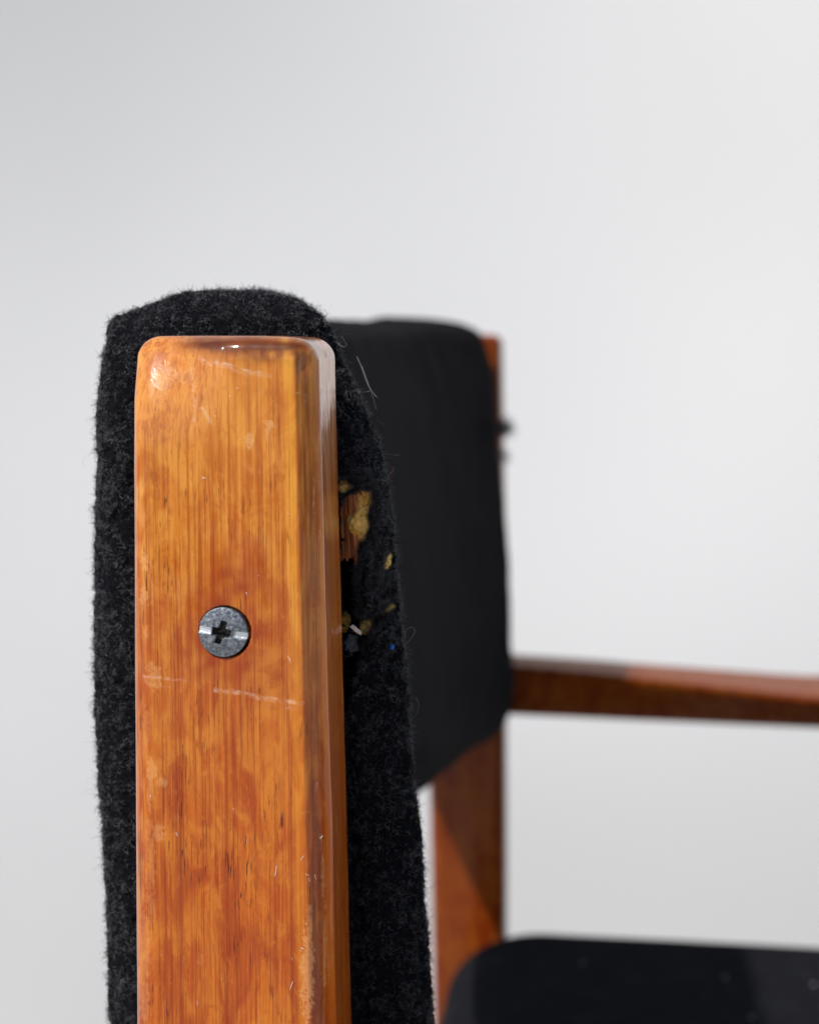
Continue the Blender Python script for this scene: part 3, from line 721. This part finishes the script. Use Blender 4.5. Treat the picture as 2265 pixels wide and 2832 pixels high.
# ------------------------------------------------------------------ far arm, seat and the rest of the chair
def rounded(name, lo, hi, r, mat, n=(60, 40, 24), warp=None, parent=chair, p=2.2, disp=None):
    lo, hi, r = map(np.array, (lo, hi, r)); V = []; Fs = []; off = 0
    def ax(i):
        a = np.concatenate([np.linspace(lo[i], lo[i]+r[i], n[i]//3)[:-1], np.linspace(lo[i]+r[i], hi[i]-r[i], n[i]//3+2)[:-1], np.linspace(hi[i]-r[i], hi[i], n[i]//3)])
        return a
    A = [ax(0), ax(1), ax(2)]
    for i in range(3):
        j, k = (i+1) % 3, (i+2) % 3
        for side in (0, 1):
            U, W = np.meshgrid(A[j], A[k], indexing='ij'); P = np.zeros(U.shape+(3,)); P[..., j] = U; P[..., k] = W; P[..., i] = (lo, hi)[side][i]
            f = grid_faces(U.shape[0], U.shape[1], wrap=False, off=off)
            if side == 0: f = f[:, ::-1]
            V.append(P.reshape(-1, 3)); Fs.append(f[:, ::-1] if True else f); off += P.shape[0]*P.shape[1]
    V = np.concatenate(V); inn = np.clip(V, lo+r, hi-r); d = (V-inn)/r
    li = abs(d).max(1); lp = (abs(d)**p).sum(1)**(1/p); s = np.where(lp > 0, li/np.maximum(lp, 1e-9), 1)
    V = inn+d*s[:, None]*r
    if warp: V = warp(V)
    o = mesh_obj(name, V, np.concatenate(Fs), mat, parent)
    import bmesh
    b = bmesh.new(); b.from_mesh(o.data); bmesh.ops.remove_doubles(b, verts=b.verts, dist=1e-6); bmesh.ops.recalc_face_normals(b, faces=b.faces)
    for f in b.faces: f.smooth = True
    b.to_mesh(o.data); b.free()
    return o
def arm_warp(far):
    def w_(V):
        V = V.copy(); x = V[:, 0]; v = (V[:, 1]); u = (V[:, 2])            # v in 0..1 across, u in 0..1 up
        wd = np.interp(x, [-.02, .05, .13, .25, .42, .50], [.022, .032, .050, .060, .058, .045])
        top = np.interp(x, [-.02, .03, .13, .30, .50], [-.1235, -.1270, -.1365, -.137, -.133]); bot = np.interp(x, [-.02, .13, .50], [-.1530, -.1565, -.160])
        y = v*wd + .016*(1-u)*(1-v); z = bot+(top-bot)*u - .0015*(1-v)*u
        V[:, 1] = (YF+.001+y) if far else (PT-.001-y); V[:, 2] = z
        return V
    return w_
for far in (True, False):
    o = rounded('armrest', (-.020, 0, 0), (.50, 1, 1), (.006, .10, .22), M_WOOD_ARM_SHADED, (90, 24, 24), arm_warp(far))
    o['label'] = 'far armrest with pale sheen on its sloping top' if far else 'near armrest below the picture edge'
def seat_warp(V):
    V = V.copy(); cx = (V[:, 0]-.2)/.26; cy = (V[:, 1]-.26)/.23
    V[:, 2] += (.004*(1-cx**2)*(1-cy**2)-.006*cx)*(V[:, 2] > -.30)
    V[:, 2] += vnoise(V, (14, 14, 1), 4)*.0008
    return V
seat = rounded('seat_cushion', (-.034, .040, -.345), (.50, .492, -.2455), (.045, .045, .030), M_WOOL2, (66, 66, 30), seat_warp, p=2.0)
seat['label'] = 'black wool seat cushion out of focus'
# light crumbs on the seat (they melt into discs of blur)
A = [];
for x, y in ((1612, 2665), (2005, 2705), (2080, 2815), (1860, 2825), (1450, 2795), (1760, 2760), (2250, 2725)):
    c = np.array(at(x, y, .36 if y > 2750 else .43)); c[2] = -.2405
    c = CAM+(np.array(at(x, y, .4))-CAM)*((-.2405-CAM[2])/(np.array(at(x, y, .4))-CAM)[2])
    A.append([c+np.array([(t-.5)*.0009, 0, .0002*t]) for t in (0, .5, 1)])
km = NT('crumb'); km.set(Base_Color=(.60, .50, .50), Roughness=.6)
o = curves('crumbs', A, np.full((len(A), 3), .00030), km.m); o['kind'] = 'stuff'; o['label'] = 'pale crumbs scattered on the black seat'
for y0 in (.0, YF):
    o = rounded('front_leg', (.42, y0+.002, -H), (.455, y0+PT, -.1500), (.006, .006, .002), M_WOOD_SHADED, (18, 18, 30))
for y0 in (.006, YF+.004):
    rounded('side_rail', (-.030, y0, -.375), (.425, y0+.018, -.335), (.003, .003, .003), M_WOOD_SHADED, (30, 12, 12))
rounded('rear_rail', (-.045, PT-.001, -.375), (-.025, YF+.001, -.340), (.003, .003, .003), M_WOOD_SHADED, (12, 30, 12))
rounded('front_rail', (.430, PT-.001, -.375), (.450, YF+.003, -.335), (.003, .003, .003), M_WOOD_SHADED, (12, 30, 12))
